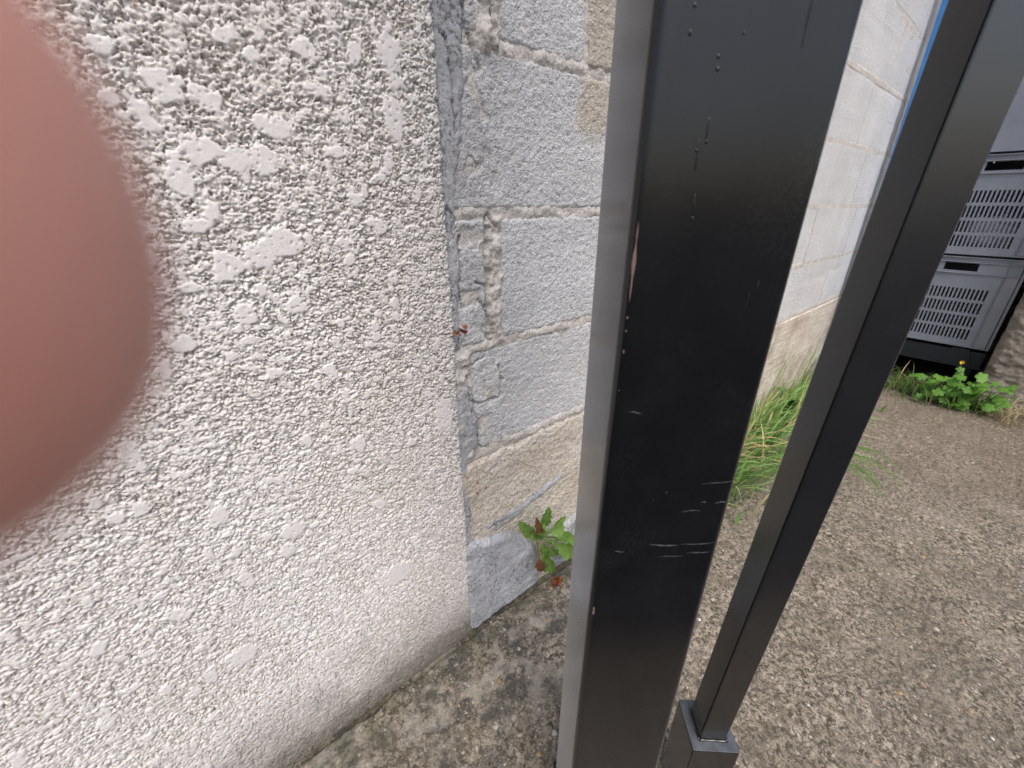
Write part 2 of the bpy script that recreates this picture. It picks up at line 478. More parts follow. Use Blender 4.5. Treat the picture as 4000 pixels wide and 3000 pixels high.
# ------------------------------------------------------------------ rendered wall on the left
FLATS = [(0.247,0.983,0.012,0.017),(0.252,0.956,0.006,0.007),(0.245,0.921,0.009,0.023),(0.232,0.876,0.005,0.011),(0.208,0.974,0.006,0.011),(0.19,0.991,0.005,0.004),(0.16,0.968,0.01,0.007),(0.039,0.923,0.012,0.011),(0.064,0.92,0.011,0.007),(0.117,0.9,0.017,0.008),(0.053,0.876,0.013,0.01),(0.031,0.853,0.01,0.015),(0.078,0.87,0.014,0.01),(0.102,0.871,0.009,0.013),(0.166,0.935,0.012,0.005),(0.187,0.917,0.006,0.006),(0.176,0.882,0.013,0.005),(0.186,0.836,0.007,0.007),(0.048,0.824,0.006,0.008),(0.034,0.812,0.011,0.005),(0.102,0.793,0.018,0.014),(0.08,0.783,0.013,0.012),(0.047,0.774,0.013,0.013),(0.212,0.806,0.009,0.008),(0.17,0.771,0.005,0.007),(0.165,0.79,0.008,0.005),(0.222,0.744,0.006,0.009),(0.072,0.748,0.005,0.006),(0.102,0.726,0.01,0.008),(0.051,0.722,0.009,0.01),(-0.006,0.703,0.009,0.007),(-0.028,0.683,0.005,0.01),(0.125,0.638,0.007,0.009),(0.218,0.712,0.006,0.006),(0.279,0.521,0.015,0.025),(-0.075,0.598,0.006,0.012),(-0.115,0.563,0.004,0.008),(-0.087,0.539,0.007,0.007),(-0.028,0.496,0.009,0.011),(0.04,0.433,0.013,0.011),(0.167,0.257,0.024,0.02),(-0.154,0.454,0.004,0.006),(-0.094,0.381,0.007,0.007),(-0.057,0.27,0.016,0.014),(-0.095,0.266,0.006,0.012),(-0.209,0.452,0.003,0.008),(-0.255,0.299,0.006,0.013),(-0.191,0.284,0.006,0.011),(0.142,0.525,0.008,0.011),(0.026,0.405,0.008,0.009),(0.156,0.412,0.007,0.008),(0.005,0.944,0.008,0.006),(0.091,0.967,0.007,0.006),(0.11,0.956,0.008,0.005),(0.017,0.904,0.006,0.005)]
def render_height(X, Z):
    """relief of the thrown and trowelled coat, metres outward"""
    wx = X + .004 * perlin(X / .02, Z / .02, 90); wz = Z + .003 * perlin(X / .02, Z / .02, 91)
    low = fbm(X / .06, Z / .06, 2, 1)
    w1, w2 = worley(wx / .0040, wz / .0034, 7)
    v1, v2 = worley(wx / .0095, wz / .0072, 8)
    h = .0008 * low + .0014 * perlin(wx / .013, wz / .010, 2) + .0016 * perlin(wx / .0052, wz / .0044, 3)
    h += .0022 * (.55 - w1) + .0013 * (.5 - v1) + .0009 * perlin(X / .0026, Z / .0024, 5)
    h -= .0040 * sstep(.20, .0, w2 - w1) * sstep(-.25, .3, perlin(wx / .010, wz / .008, 6))
    h -= .0026 * sstep(.12, .0, v2 - v1) * sstep(-.3, .3, perlin(wx / .03, wz / .02, 16))
    calm = sstep(.0, .30, Z) * .25 + .75
    h *= calm * 1.15
    top = .0004 + .0007 * perlin(X / .018, Z / .014, 9)
    h = np.where(h > top, top + (h - top) * .12, top + (h - top) * 1.15)
    flat = np.zeros_like(h)
    rj = np.random.default_rng(3)
    extra = [(-.36 + rj.random() * .66, .08 + rj.random() * .9, .003 + .006 * rj.random() ** 2, .003 + .005 * rj.random() ** 2) for _ in range(260)]
    nz = .45 * fbm(X / .011, Z / .011, 3, 77)
    for (cx, cz, rx, rz) in FLATS + extra:
        rx, rz = rx * 1.22, rz * 1.22
        m = (np.abs(X - cx) < rx * 2) & (np.abs(Z - cz) < rz * 2)
        if not m.any(): continue
        q = 1 - np.hypot((X[m] - cx) / rx, (Z[m] - cz) / rz) + nz[m] * .8
        flat[m] = np.maximum(flat[m], sstep(.0, .16, q))
    pl = .0010 + .0002 * perlin(X / .006, Z / .006, 61) - .0016 * sstep(.5, .6, perlin(X / .0042, Z / .0042, 62))
    return h * (1 - flat) + pl * flat, flat

def build_rendered_wall():
    YF = .508
    xs = stretch(np.arange(-.335, .3085, .00115), lo=-1.7, grow=1.12)
    zs = stretch(np.arange(-.02, 1.065, .00115), hi=2.25, grow=1.12)
    X, Z = np.meshgrid(xs, zs)
    H, fl = render_height(X, Z)
    keep = sstep(-.37, -.335, X) * sstep(1.10, 1.065, Z)      # beyond the fine grid the material carries the grain
    H = H * keep + .0006 * (1 - keep); fl = fl * keep
    ex = .0025 * fbm(Z / .012, Z * 0 + 1.7, 3, 13) + .003 * fbm(Z / .2, Z * 0, 2, 14)
    Y = YF - H
    rnd = sstep(.3005, .3085, X); Y = Y + .005 * rnd ** 2
    X2 = X + ex * sstep(.27, .3085, X)
    V = np.stack([X2, Y, Z], -1)
    # returns: side edge goes back, left and top too
    side = V[:, -1:, :].copy(); s2 = side.copy(); side[..., 1] = .517; s2[..., 1] = .70
    side[..., 0] -= .0012
    V = np.concatenate([V, side, s2], 1)
    topv = V[-1:].copy(); topv[..., 1] = .70
    V = np.concatenate([V, topv], 0)
    fl = np.pad(fl, ((0, 1), (0, 2)))
    o = mesh_np('rendered_wall', V.reshape(-1, 3), grid_faces(V.shape[1], V.shape[0]), M['render'], attrs={'flat': ('FLOAT', fl)})
    tag(o, 'rough cream cement rendered wall with flattened trowel patches, filling the left side', 'wall')
build_rendered_wall()

# ------------------------------------------------------------------ block wall
BW = empty('block_wall', (0, 0, 0))
tag(BW, 'weathered grey concrete block wall with crumbling mortar running back behind the gate post', 'wall')
YW = .52
CRACKS = [[(.333,.789),(.330,.759),(.328,.703),(.334,.681)], [(.358,.721),(.372,.714)], [(.362,.694),(.371,.683),(.376,.665),(.389,.633)],
          [(.333,.573),(.333,.531),(.347,.519),(.364,.513),(.379,.516),(.401,.512)], [(.329,.591),(.348,.590),(.370,.598)], [(.393,1.09),(.393,1.035),(.397,1.033)],
          [(.317,1.016),(.324,1.010),(.329,.995),(.332,.953),(.333,.914)], [(.361,1.022),(.364,1.010),(.376,.988)], [(.309,.827),(.320,.818)], [(.383,.817),(.398,.798)],
          [(.352,1.09),(.349,1.05),(.356,1.03)], [(.401,.512),(.405,.545),(.398,.575)], [(.345,.46),(.352,.43),(.372,.418)]]
def carve(X, Z, depth=.0065, width=.0022):
    """depth of the open cracks that run through blocks, mortar and cement alike"""
    D = np.zeros_like(X)
    Xw = X + .0022 * fbm(X / .012, Z / .012, 3, 881); Zw = Z + .0022 * fbm(X / .012, Z / .012, 3, 887)
    for ln in CRACKS:
        for a, b in zip(ln[:-1], ln[1:]):
            dx, dz = b[0] - a[0], b[1] - a[1]
            t = np.clip(((Xw - a[0]) * dx + (Zw - a[1]) * dz) / (dx * dx + dz * dz), 0, 1)
            d = np.hypot(Xw - a[0] - t * dx, Zw - a[1] - t * dz)
            D = np.maximum(D, sstep(width, width * .3, d))
    return D * depth
def build_block(x0, x1, z0, z1, step, seed, edge=.0022, proud=0.0):
    if step:
        xs = np.linspace(x0, x1, max(4, int((min(x1, .74) - x0) / step)) + 1) if x1 <= .76 else \
             stretch(np.arange(x0, .70, step), hi=x1, grow=1.3) if x0 < .7 else np.linspace(x0, x1, 5)
        zs = np.linspace(z0, z1, max(4, int((z1 - z0) / step)) + 1)
    else:
        xs = np.linspace(x0, x1, 4); zs = np.linspace(z0, z1, 3)
    X, Z = np.meshgrid(xs, zs)
    H = np.zeros_like(X)
    dx = np.minimum(X - x0, x1 - X); dz = np.minimum(Z - z0, z1 - Z); de = np.minimum(dx, dz)
    if step:
        w1, w2 = worley(X / .0052, Z / .0052, seed)
        H = .0011 * (.5 - w1) + .0011 * fbm(X / .009, Z / .009, 2, seed + 3) + .0012 * fbm(X / .06, Z / .06, 2, seed + 4)
        H -= .0018 * sstep(.42, .62, perlin(X / .0060, Z / .0068, seed + 9))
        ragx = .5 + .5 * fbm(X / .018, Z / .018, 3, seed + 5)
        H -= (.0035 if step < .01 else .0003) * sstep(.003 + .004 * ragx, 0, de)
        if x0 < .5: H -= carve(X, Z)
        # crumbled, weathered face near the corner
        H -= .0045 * sstep(.18, .55, fbm(X / .03, Z / .045, 3, 777)) * sstep(.44, .36, X)
    else:
        H -= .0015 * (de < 1e-6)
    jx = edge * fbm(Z / .02, Z * 0 + seed, 3, seed); jz = edge * fbm(X / .02, X * 0 + seed, 3, seed + 1)
    X2 = X + jx * (dx < 1e-6); Z2 = Z + jz * (dz < 1e-6)
    V = np.stack([X2, YW - proud - H, Z2], -1)
    ny, nx = X.shape
    ring = np.concatenate([np.arange(nx), np.arange(1, ny) * nx + nx - 1, (ny - 1) * nx + np.arange(nx - 2, -1, -1), np.arange(ny - 2, 0, -1) * nx])
    Vf = V.reshape(-1, 3); A = Vf[ring].copy(); B = A.copy(); B[:, 1] = YW + .05
    k = len(ring); n0 = len(Vf); i = np.arange(k); j = (i + 1) % k
    F = np.concatenate([grid_faces(nx, ny), np.stack([n0 + j, n0 + i, n0 + k + i, n0 + k + j], -1)])
    o = mesh_np('block', np.concatenate([Vf, A, B]), F, M['block'], BW, smooth=step > 0)
    return o
J = [.417, .617, .817, 1.017, 1.217, 1.417, 1.617, 1.817, 2.017, 2.217]
rows = {   # vertical joints of every course: blocks between consecutive x, with a gap
    0: [(.338, .84), (.853, 1.68), (1.692, 2.186), (2.198, 2.70), (2.712, 3.4)],
    1: [(.296, .376), (.407, .905), (.917, 1.41), (1.422, 1.83), (1.842, 2.328), (2.34, 2.84), (2.852, 3.4)],
    2: [(.296, .79), (.802, 1.29), (1.302, 1.70), (1.712, 2.22), (2.232, 2.72), (2.732, 3.4)],
    3: [(.296, .386), (.400, .572), (.580, 1.06), (1.072, 1.56), (1.572, 2.06), (2.072, 2.56), (2.572, 3.4)],
    4: [(.20, .69), (.702, 1.19), (1.202, 1.70), (1.712, 2.22), (2.232, 2.72), (2.732, 3.4)],
    5: [(-.1, .44), (.452, .94), (.952, 1.44), (1.452, 1.95), (1.962, 2.46), (2.472, 3.4)],
    6: [(.20, .69), (.702, 1.19), (1.202, 1.70), (1.712, 2.22), (2.232, 2.72), (2.732, 3.4)],
    7: [(-.1, .44), (.452, .94), (.952, 1.44), (1.452, 1.95), (1.962, 2.46), (2.472, 3.4)],
    8: [(.20, .69), (.702, 1.19), (1.202, 1.70), (1.712, 2.22), (2.232, 2.72), (2.732, 3.4)]}
for r, bl in rows.items():
    for k, (a, b) in enumerate(bl):
        vis = a < .68 and r <= 4
        mid = 1.3 < b and a < 2.75 and r <= 4
        st = .0021 if vis else (.012 if mid else 0)
        build_block(a, b, J[r] + .006, J[r + 1] - .006, st, 100 + r * 13 + k, .003 if vis else .002, proud=.0006 * ((r * 7 + k * 3) % 4))

def build_mortar():
    xs = stretch(np.arange(.296, .72, .0024), lo=-.2, hi=3.4, grow=1.10)
    zs = stretch(np.arange(.405, 1.24, .0024), hi=2.222, grow=1.2)
    X, Z = np.meshgrid(xs, zs)
    n = fbm(X / .02, Z / .02, 4, 201)
    H = -.0016 + .0018 * n + .0010 * perlin(X / .005, Z / .005, 203)
    # buttered out joints: proud in places and spilling over the block edges
    jz = np.min(np.abs(Z[..., None] - np.array(J)), -1)
    H += .0040 * sstep(.013, .002, jz - .004 * n) * sstep(-.4, .25, fbm(X / .09, Z / .09, 2, 205))
    c1 = .391 + .007 * fbm(Z / .05, Z * 0, 3, 207)
    vj = sstep(.022, .008, np.abs(X - c1)) * sstep(.60, .63, Z) * sstep(.825, .80, Z)
    H += vj * (.0042 + .0045 * n) - .010 * sstep(.006, .0, np.abs(X - c1 + .014 + .004 * n)) * (vj > .3)
    c2 = .392 + .012 * fbm(Z / .04, Z * 0, 3, 209)
    vj = sstep(.030, .006, np.abs(X - c2)) * sstep(1.0, 1.02, Z) * sstep(1.24, 1.2, Z)
    H += vj * (.006 + .005 * n) - .016 * sstep(.007, .0, np.abs(X - c2 - .004)) * (vj > .25)
    c3 = sstep(.345, .332, X) * sstep(.41, .43, Z) * sstep(.62, .60, Z); H += c3 * (.0065 + .003 * n)
    H -= carve(X, Z, .008, .003)
    far = sstep(.72, .80, X); H = H * (1 - far) + far * (-.0012 + .0021 * sstep(.012, .007, jz) + .0004 * n)
    V = np.stack([X, YW - H, Z], -1)
    mo = mesh_np('mortar', V.reshape(-1, 3), grid_faces(len(xs), len(zs)), M['mortar'], BW)
    MB().box(-.2, 3.4, YW + .03, YW + .20, 0.0, 2.21).build('wall_core', M['mortar'], BW)
build_mortar()

def patch(name, poly, mat, parent, y_edge, bulge, step=.0024, seed=1, rough=.0012, soft=.012):
    """a lumpy coat of cement: real relief inside a ragged outline in the wall plane"""
    P = np.array(poly); x0, z0 = P.min(0) - .006; x1, z1 = P.max(0) + .006
    xs = np.arange(x0, x1, step); zs = np.arange(z0, z1, step); X, Z = np.meshgrid(xs, zs)
    Xw = X + .004 * fbm(X / .02, Z / .02, 3, seed); Zw = Z + .004 * fbm(X / .02, Z / .02, 3, seed + 9)
    ins = np.zeros(X.shape, bool); dist = np.full(X.shape, 9.0)
    for i in range(len(P)):
        a, b = P[i], P[(i + 1) % len(P)]
        c = (a[1] > Zw) != (b[1] > Zw)
        with np.errstate(divide='ignore', invalid='ignore'):
            ins ^= c & (Xw < (b[0] - a[0]) * (Zw - a[1]) / (b[1] - a[1] + 1e-12) + a[0])
        ab = b - a; t = np.clip(((Xw - a[0]) * ab[0] + (Zw - a[1]) * ab[1]) / (ab @ ab), 0, 1)
        dist = np.minimum(dist, np.hypot(Xw - a[0] - t * ab[0], Zw - a[1] - t * ab[1]))
    sd = np.where(ins, dist, -dist)
    H = bulge * sstep(-.001, soft, sd) + (rough * fbm(X / .013, Z / .013, 4, seed + 3) + rough * 2 * fbm(X / .07, Z / .07, 2, seed + 5)) * sstep(0, soft, sd) - .012 * sstep(.0, -.006, sd)
    if name == 'cement_strip': H -= carve(X, Z)
    V = np.stack([X, y_edge - H, Z], -1).reshape(-1, 3)
    F = grid_faces(len(xs), len(zs)); keep = (sd.ravel()[F] > -.006).any(1); F = F[keep]
    u, inv = np.unique(F, return_inverse=True)
    return mesh_np(name, V[u], inv.reshape(-1, 4), mat, parent)

def build_plinth():
    xs = stretch(np.arange(.296, .70, .0024), lo=-.2, hi=3.4, grow=1.07)
    zs = np.concatenate([np.arange(-.02, .428, .0026)])
    X, Z = np.meshgrid(xs, zs)
    w1, w2 = worley(X / .0085, Z / .007, 301)
    H = .003 + .0018 * (.5 - w1) + .0016 * fbm(X / .02, Z / .015, 3, 303) + .0035 * fbm(X / .12, Z / .10, 2, 305)
    lip = .402 + .010 * fbm(X / .06, X * 0, 4, 307) - .012 * sstep(.42, .30, X)
    H = H - .0125 * sstep(lip - .004, lip + .010, Z)
    H -= .016 * sstep(.007, 0, np.abs(Z - (.10 + .12 * (X - .52)) - .006 * fbm(X / .03, X * 0, 3, 311))) * sstep(.515, .53, X) * sstep(.9, .66, X)
    V = np.stack([X, YW - H, Z], -1)
    return mesh_np('plinth', V.reshape(-1, 3), grid_faces(len(xs), len(zs)), M['plinth'], BW)
PL = build_plinth()
# grey cement patches trowelled over the foot of the wall
patch('cement_patch', [(.295, -.02), (.508, -.02), (.505, .03), (.500, .085), (.484, .125), (.450, .160), (.425, .195), (.385, .208), (.345, .222), (.295, .235)], M['cement'], PL, YW - .003, .013, seed=11, soft=.016)
patch('cement_patch', [(.545, -.02), (.70, -.02), (.70, .135), (.64, .130), (.60, .115), (.57, .085), (.55, .05)], M['cement'], PL, YW - .002, .010, seed=21, soft=.014)
patch('cement_smear', [(.335, .236), (.385, .216), (.44, .222), (.50, .238), (.575, .258), (.572, .270), (.50, .256), (.43, .246), (.38, .250)], M['cement_dark'], PL, YW - .004, .0016, seed=31, soft=.008)
patch('cement_strip', [(.290, .62), (.322, .62), (.328, .72), (.326, .83), (.345, .92), (.352, 1.02), (.368, 1.10), (.36, 1.22), (.290, 1.22)], M['cement_dark'], BW, YW + .0005, .0042, seed=41, soft=.006)
patch('cement_strip', [(.290, .20), (.322, .20), (.325, .30), (.322, .41), (.345, .43), (.350, .47), (.336, .56), (.290, .56)], M['cement_dark'], BW, YW - .002, .0050, seed=51, soft=.006)

# ------------------------------------------------------------------ gate post and gate bar
GR = math.radians(-39.5)
PS = .100
POST = empty('gate_post', (.2103, .1477, 0), GR)
tag(POST, 'wide black painted square steel gate post in the middle of the view', 'post')
MB().box(0, PS, 0, PS, .008, 1.95).build('tube', M['paint'], POST, bevel=.0062, segs=5)
MB().box(-.004, PS + .004, -.004, PS + .004, .0005, .0085).build('base_plate', M['paint'], POST, bevel=.0015)
MB().box(-.003, PS + .003, -.003, PS + .003, 1.951, 1.964).build('cap', M['paint'], POST, bevel=.004)
# coordinates on the broad face: s along the face, z up
def run(name, pts, parent, mat, w, depth=.0005):
    """a raised paint run: half tube on the face y = 0"""
    mb = MB(); n = 6
    for (s, z, rs, rz) in pts:
        ring = []
        for a in range(5):
            ph = a / 4 * math.pi / 2
            for k in range(8):
                th = 2 * math.pi * k / 8
                ring.append((s + rs * math.cos(ph) * math.cos(th), .0002 - depth * math.sin(ph) * (1 + .2 * math.cos(th)), z + rz * math.cos(ph) * math.sin(th)))
        f = [(a * 8 + k, a * 8 + (k + 1) % 8, (a + 1) * 8 + (k + 1) % 8, (a + 1) * 8 + k) for a in range(4) for k in range(8)]
        mb.add(ring, f)
    return mb.build(name, mat, parent, smooth=True)
for d_ in [(.0182, .9168, .0009, .0013), (.0178, .9065, .0010, .0015), (.0333, .8973, .0009, .0013), (.034, .8923, .0010, .0013), (.0438, .9064, .0008, .0008),
                  (.0340, .8665, .0005, .0060), (.0345, .8610, .0009, .0013), (.0308, .8545, .0006, .0085), (.0299, .8570, .0008, .0010), (.0332, .8300, .0006, .0070), (.0337, .8235, .0009, .0012),
                  (.0733, .9140, .0008, .0150), (.080, .782, .0006, .0075), (.076, .776, .0004, .006), (.0582, .374, .0008, .0009), (.0518, .4254, .0008, .0009), (.0517, .3021, .0008, .0010), (.0551, .2844, .0009, .0010), (.0604, .287, .0007, .0009), (.0592, .2473, .0008, .001)]:
    run('paint_run', [d_], POST, M['paint'], .001, .0007)
def sliver(mb, s0, z0, s1, z1, w):
    n = 14; v, f = [], []
    for i in range(n + 1):
        t = i / n; ww = w * (.25 + .75 * abs(math.sin(t * 9 + s0 * 400))) * math.sin(math.pi * min(1, max(.04, t))) + .00006
        s = s0 + (s1 - s0) * t; z = z0 + (z1 - z0) * t + .0005 * math.sin(t * 5 + z0 * 90)
        v += [(s, -.00012, z - ww), (s, -.00012, z + ww)]
    f = [(2 * i, 2 * i + 2, 2 * i + 3, 2 * i + 1) for i in range(n)]
    mb.add(v, f)
for a in ((.0735, .6383, .0985, .6424, .0003), (.0766, .6216, .0805, .622, .0005), (.0875, .6210, .0960, .6223, .0006), (.0625, .6131, .0781, .6136, .0004), (.0426, .5783, .0663, .578, .0008), (.068, .5785, .0960, .5808, .0004), (.0519, .5651, .0720, .5668, .0004), (.074, .569, .094, .5712, .0005),
          (.0479, .631, .0492, .6312, .0005), (.0392, .6237, .0400, .6238, .0006), (.012, .700, .021, .6995, .0004), (.0150, .571, .0230, .5715, .0005)):
    mb = MB(); sliver(mb, *a); mb.build('scratch', M['scratch'], POST)
def edge_chip(z0, z1, w):
    # bare strip following the rounded corner of the tube
    R_ = .0062; mb = MB(); n = 16; v, f = [], []
    for i in range(n + 1):
        t = i / n; z = z0 + (z1 - z0) * t
        ww = w * (.35 + .65 * abs(math.sin(t * 7 + z0 * 50))) * math.sin(math.pi * max(.03, min(.97, t)))
        for k in range(4):
            a = math.radians(225 + 22) + (k / 3 - .5) * ww / R_
            v.append((R_ + (R_ + .00012) * math.cos(a), R_ + (R_ + .00012) * math.sin(a), z))
    f = [(i * 4 + k, i * 4 + k + 1, i * 4 + k + 5, i * 4 + k + 4) for i in range(n) for k in range(3)]
    mb.add(v, f); mb.build('paint_chip', M['primer'], POST, smooth=True)
for a in ((.776, .822, .0022), (.7655, .7675, .0012), (.757, .7585, .0014), (.7425, .7455, .0011), (.494, .506, .0026), (.716, .7168, .0009)): edge_chip(*a)
BAR = empty('gate_bar', (.4115, .0765, 0), math.radians(-42.5))
tag(BAR, 'thin black square steel bar rising from a wider sleeve, right of the gate post', 'gate')
b = .0175
bt = MB().box(-b, b, -b, b, -.003, 1.78).build('tube', M['paint_bar'], BAR, bevel=.0026, segs=4, loc=(0, 0, .1735))
bt.rotation_mode = 'AXIS_ANGLE'; bt.rotation_axis_angle = (math.radians(1.58), .643, .766, 0)   # leans a little
MB().box(-.0302, .0302, -.0302, .0302, .002, .172).build('sleeve', M['paint_bar'], BAR, bevel=.0016, segs=3)
sky_tone = m_plain('sky_tone_paint', (.085, .093, .108), .42, .35, 60, .2)  # bluish grey paints the sky reflected in the sleeve top
MB().box(-.0300, .0300, -.0300, .0300, .1722, .1734).build('sleeve_sky_plate', sky_tone, BAR, bevel=.0004)  # thin plate added to carry the painted sky reflection
wb = MB()
q = b + .001
for i in range(4):
    c = [(-q, -q), (q, -q), (q, q), (-q, q)][i]; e = [(-q, -q), (q, -q), (q, q), (-q, q)][(i + 1) % 4]
    pts = [(c[0] + (e[0] - c[0]) * t / 12, c[1] + (e[1] - c[1]) * t / 12, .1738) for t in range(13)]
    wb.tube(pts, [.0017 + .0003 * math.sin(t * 1.3 + i) for t in range(13)], 6)
wb.build('weld_bead', M['paint_bar'], BAR, smooth=True)

# ------------------------------------------------------------------ far end: crates, dolly, board, pillar, added rear wall
XC = 2.80
def panel(mb, holes_rows, y0, y1, z0, z1, x0, x1):
    """board in the YZ plane pierced by rows of rectangular holes [(za, zb, [(ya, yb), ...])]"""
    z = z0
    for za, zb, hs in holes_rows:
        mb.box(x0, x1, y0, y1, z, za)
        y = y0
        for ya, yb in hs:
            mb.box(x0, x1, y, ya, za, zb); y = yb
        mb.box(x0, x1, y, y1, za, zb)
        z = zb
    mb.box(x0, x1, y0, y1, z, z1)
def crate(z0, label, vents=True):
    Hc, Wc, Dc = .405, .400, .60
    t = empty('plastic_crate', (XC, .17, z0)); tag(t, label, 'crate', 'grey crates stacked at the end of the passage')
    slots = []
    if vents:
        ys = [(-.117 + i * .01365, -.117 + i * .01365 + .0070) for i in range(18)]
        for r in range(4):
            za = .033 + r * .0605
            slots.append((za, za + .0475, ys))
    slots.append((.338, .372, [(-.055, .055)]))
    mb = MB(); panel(mb, slots, -.185, .185, .004, Hc - .008, 0.004, 0.0075); mb.build('front_panel', M['crate'], t, bevel=0)
    for s in (-1, 1):
        MB().box(.004, Dc, s * .192 - .003, s * .192 + .003, .004, Hc - .008).build('side_panel', M['crate'], t)
    mb = MB(); mb.box(Dc - .004, Dc, -.188, .188, .004, Hc - .008); mb.build('back_panel', M['crate'], t)
    mb = MB(); mb.box(.0, Dc, -.1945, .1945, 0, .005); mb.build('floor', M['crate'], t)
    mb = MB()
    for z, d in ((Hc - .010, .012), (.374, .008), (.326, .009), (Hc - .03, .006)):
        mb.box(-d + .004, .004, -.199, .199, z, z + .0035)
        for s in (-1, 1): mb.box(-d + .004, Dc, s * .197 - .003, s * .197 + .003, z, z + .0035)
    mb.build('rim', M['crate'], t, bevel=.0008)
    for s in (-1, 1):
        mb = MB(); mb.box(-.004, .0038, s * .141 - .0015, s * .141 + .0015, .006, Hc - .012); mb.box(-.005, .0038, s * .1965 - .0025, s * .1965 + .0025, .0, Hc - .012); mb.box(-.001, .0036, min(s * .150, s * .186), max(s * .150, s * .186), .006, .325)
        mb.build('corner_rib', M['crate'], t, bevel=.0006)
    return t
crate(.205, 'lowest slotted grey plastic crate, directly above the dark dolly')
crate(.613, 'middle slotted grey plastic crate with pale film showing through its vents')
crate(1.021, 'topmost smooth sided grey plastic crate, on top of the slotted ones', vents=False)

def blob(name, c, r, mat, parent=None, seed=1, n=18, m=12, amp=.3):
    v, f = [], []
    for i in range(m + 1):
        ph = math.pi * i / m
        for k in range(n):
            th = 2 * math.pi * k / n
            d = Vector((math.sin(ph) * math.cos(th), math.sin(ph) * math.sin(th), math.cos(ph)))
            q = 1 + amp * float(fbm(np.array([d.x * 1.7 + d.z + seed]), np.array([d.y * 1.7 + seed * 2 - d.z]), 3, seed)[0])
            v.append((c[0] + d.x * r[0] * q, c[1] + d.y * r[1] * q, c[2] + d.z * r[2] * q))
    for i in range(m):
        for k in range(n):
            f.append((i * n + k, i * n + (k + 1) % n, (i + 1) * n + (k + 1) % n, (i + 1) * n + k))
    mb = MB(); mb.add(v, f); return mb.build(name, mat, parent, smooth=True)
bagm = blob('plastic_bag', (2.90, .13, .70), (.07, .09, .07), M['bag'], seed=5, amp=.45)
tag(bagm, 'crumpled pale plastic film inside the middle slotted crate', 'bag')

D = empty('dolly', (XC + .012, .17, 0)); tag(D, 'dark plastic dolly carrying the stack of grey crates', 'dolly')
MB().box(0, .60, -.20, .20, .105, .188).build('deck', M['crate_dark'], D, bevel=.004)
MB().box(-.006, -.0005, -.205, .205, .108, .116).build('front_lip', M['crate_dark'], D, bevel=.001)
pl = MB(); pl.add([(-.012, -.165, .112), (-.012, -.06, .112), (-.012, -.085, .197), (-.012, -.145, .197), (-.007, -.165, .112), (-.007, -.06, .112), (-.007, -.085, .197), (-.007, -.145, .197)],
                  [(0, 1, 2, 3), (7, 6, 5, 4), (0, 4, 5, 1), (1, 5, 6, 2), (2, 6, 7, 3), (3, 7, 4, 0)])
pl.build('corner_plate', M['crate_dark'], D)
for sx in (.05, .55):
    for sy in (-.16, .16):
        w = MB(); w.tube([(sx, sy - .012, .042), (sx, sy + .012, .042)], .042, 14); w.box(sx - .02, sx + .02, sy - .018, sy + .018, .06, .1045)
        w.build('castor', M['crate_dark'], D, smooth=False)

bb = MB().box(2.50, 2.52, .300, .4965, .002, 2.30).build('blue_board', M['blue'], bevel=.003)
tag(bb, 'bright blue painted board standing against the far end of the block wall', 'board')

def build_pillar():
    YP, XP = -.047, 2.62
    ys = stretch(np.arange(0, .25, .005), hi=1.4, grow=1.2); zs = stretch(np.arange(-.02, .55, .005), hi=2.0, grow=1.2)
    A, Z = np.meshgrid(ys, zs)
    w1, _ = worley(A / .022, Z / .018, 401)
    H = .006 * (.5 - w1) + .006 * fbm(A / .035, Z / .03, 3, 403) - .02 * sstep(.03, 0, A) ** 2 + .02 * sstep(.12, 0, Z)
    V = np.stack([XP - H, YP - A - .008 * fbm(Z / .05, Z * 0, 3, 407) * (A < .03), Z], -1)
    ret = V[:, :1].copy(); ret[..., 0] = 3.7
    V = np.concatenate([ret, V], 1)
    top = V[-1:].copy(); top[..., 0] = 3.7; V = np.concatenate([V, top], 0)
    o = mesh_np('roughcast_wall', V.reshape(-1, 3), grid_faces(V.shape[1], V.shape[0], True), m_cement('roughcast', (.24, .20, .16), (.36, .31, .26)))
    tag(o, 'dark grey brown roughcast wall end at the right edge, beside the crates', 'wall')
build_pillar()
RW = empty('dark_plank_backing', (3.55, .2, 0)); tag(RW, 'added dark plank backing that fills the shaded gap behind the crates', 'wall')  # unseen wall, added dark to stand in for the black shade there
for i in range(7):
    MB().box(0, .025, -.42 + i * .121, -.42 + i * .121 + .115, .0, 1.95).build('plank', M['timber'], RW, bevel=.003)

# ------------------------------------------------------------------ plants
def leaf_mesh(name, length, width, lobes, mat, parent, base, direction, up=(0, 0, 1), droop=.5, tint=.5, nseg=14, fold=.15):
    """a flat lobed leaf, drooping along its length"""
    d = Vector(direction).normalized(); s = d.cross(Vector(up)).normalized(); u = s.cross(d).normalized()
    V, F = [], []
    base = Vector(base)
    for i in range(nseg + 1):
        t = i / nseg
        w = width * (.08 + .92 * math.sin(min(1, t * 1.02) ** 1.25 * math.pi) ** .8) * (1 + lobes * (1 if i % 3 == 1 else -.35 if i % 3 == 0 else .2))
        if t > .97: w = width * .03
        if t < .25: w *= .3 + 2.2 * t
        c = base + d * (length * t) + u * (length * (.25 * math.sin(t * 2.4) - droop * t * t * .5))
        jit = random.uniform(-.05, .05) * width
        V += [c - s * (w + jit) + u * fold * w, c - u * fold * w * .4, c + s * (w - jit) + u * fold * w]
    for i in range(nseg):
        a = i * 3
        F += [(a, a + 1, a + 4, a + 3), (a + 1, a + 2, a + 5, a + 4)]
    return mesh_np(name, np.array([tuple(v) for v in V]), np.array(F), mat, parent, attrs={'tint': ('FLOAT', [min(1, max(0, tint + random.uniform(-.2, .2)))] * len(V))})

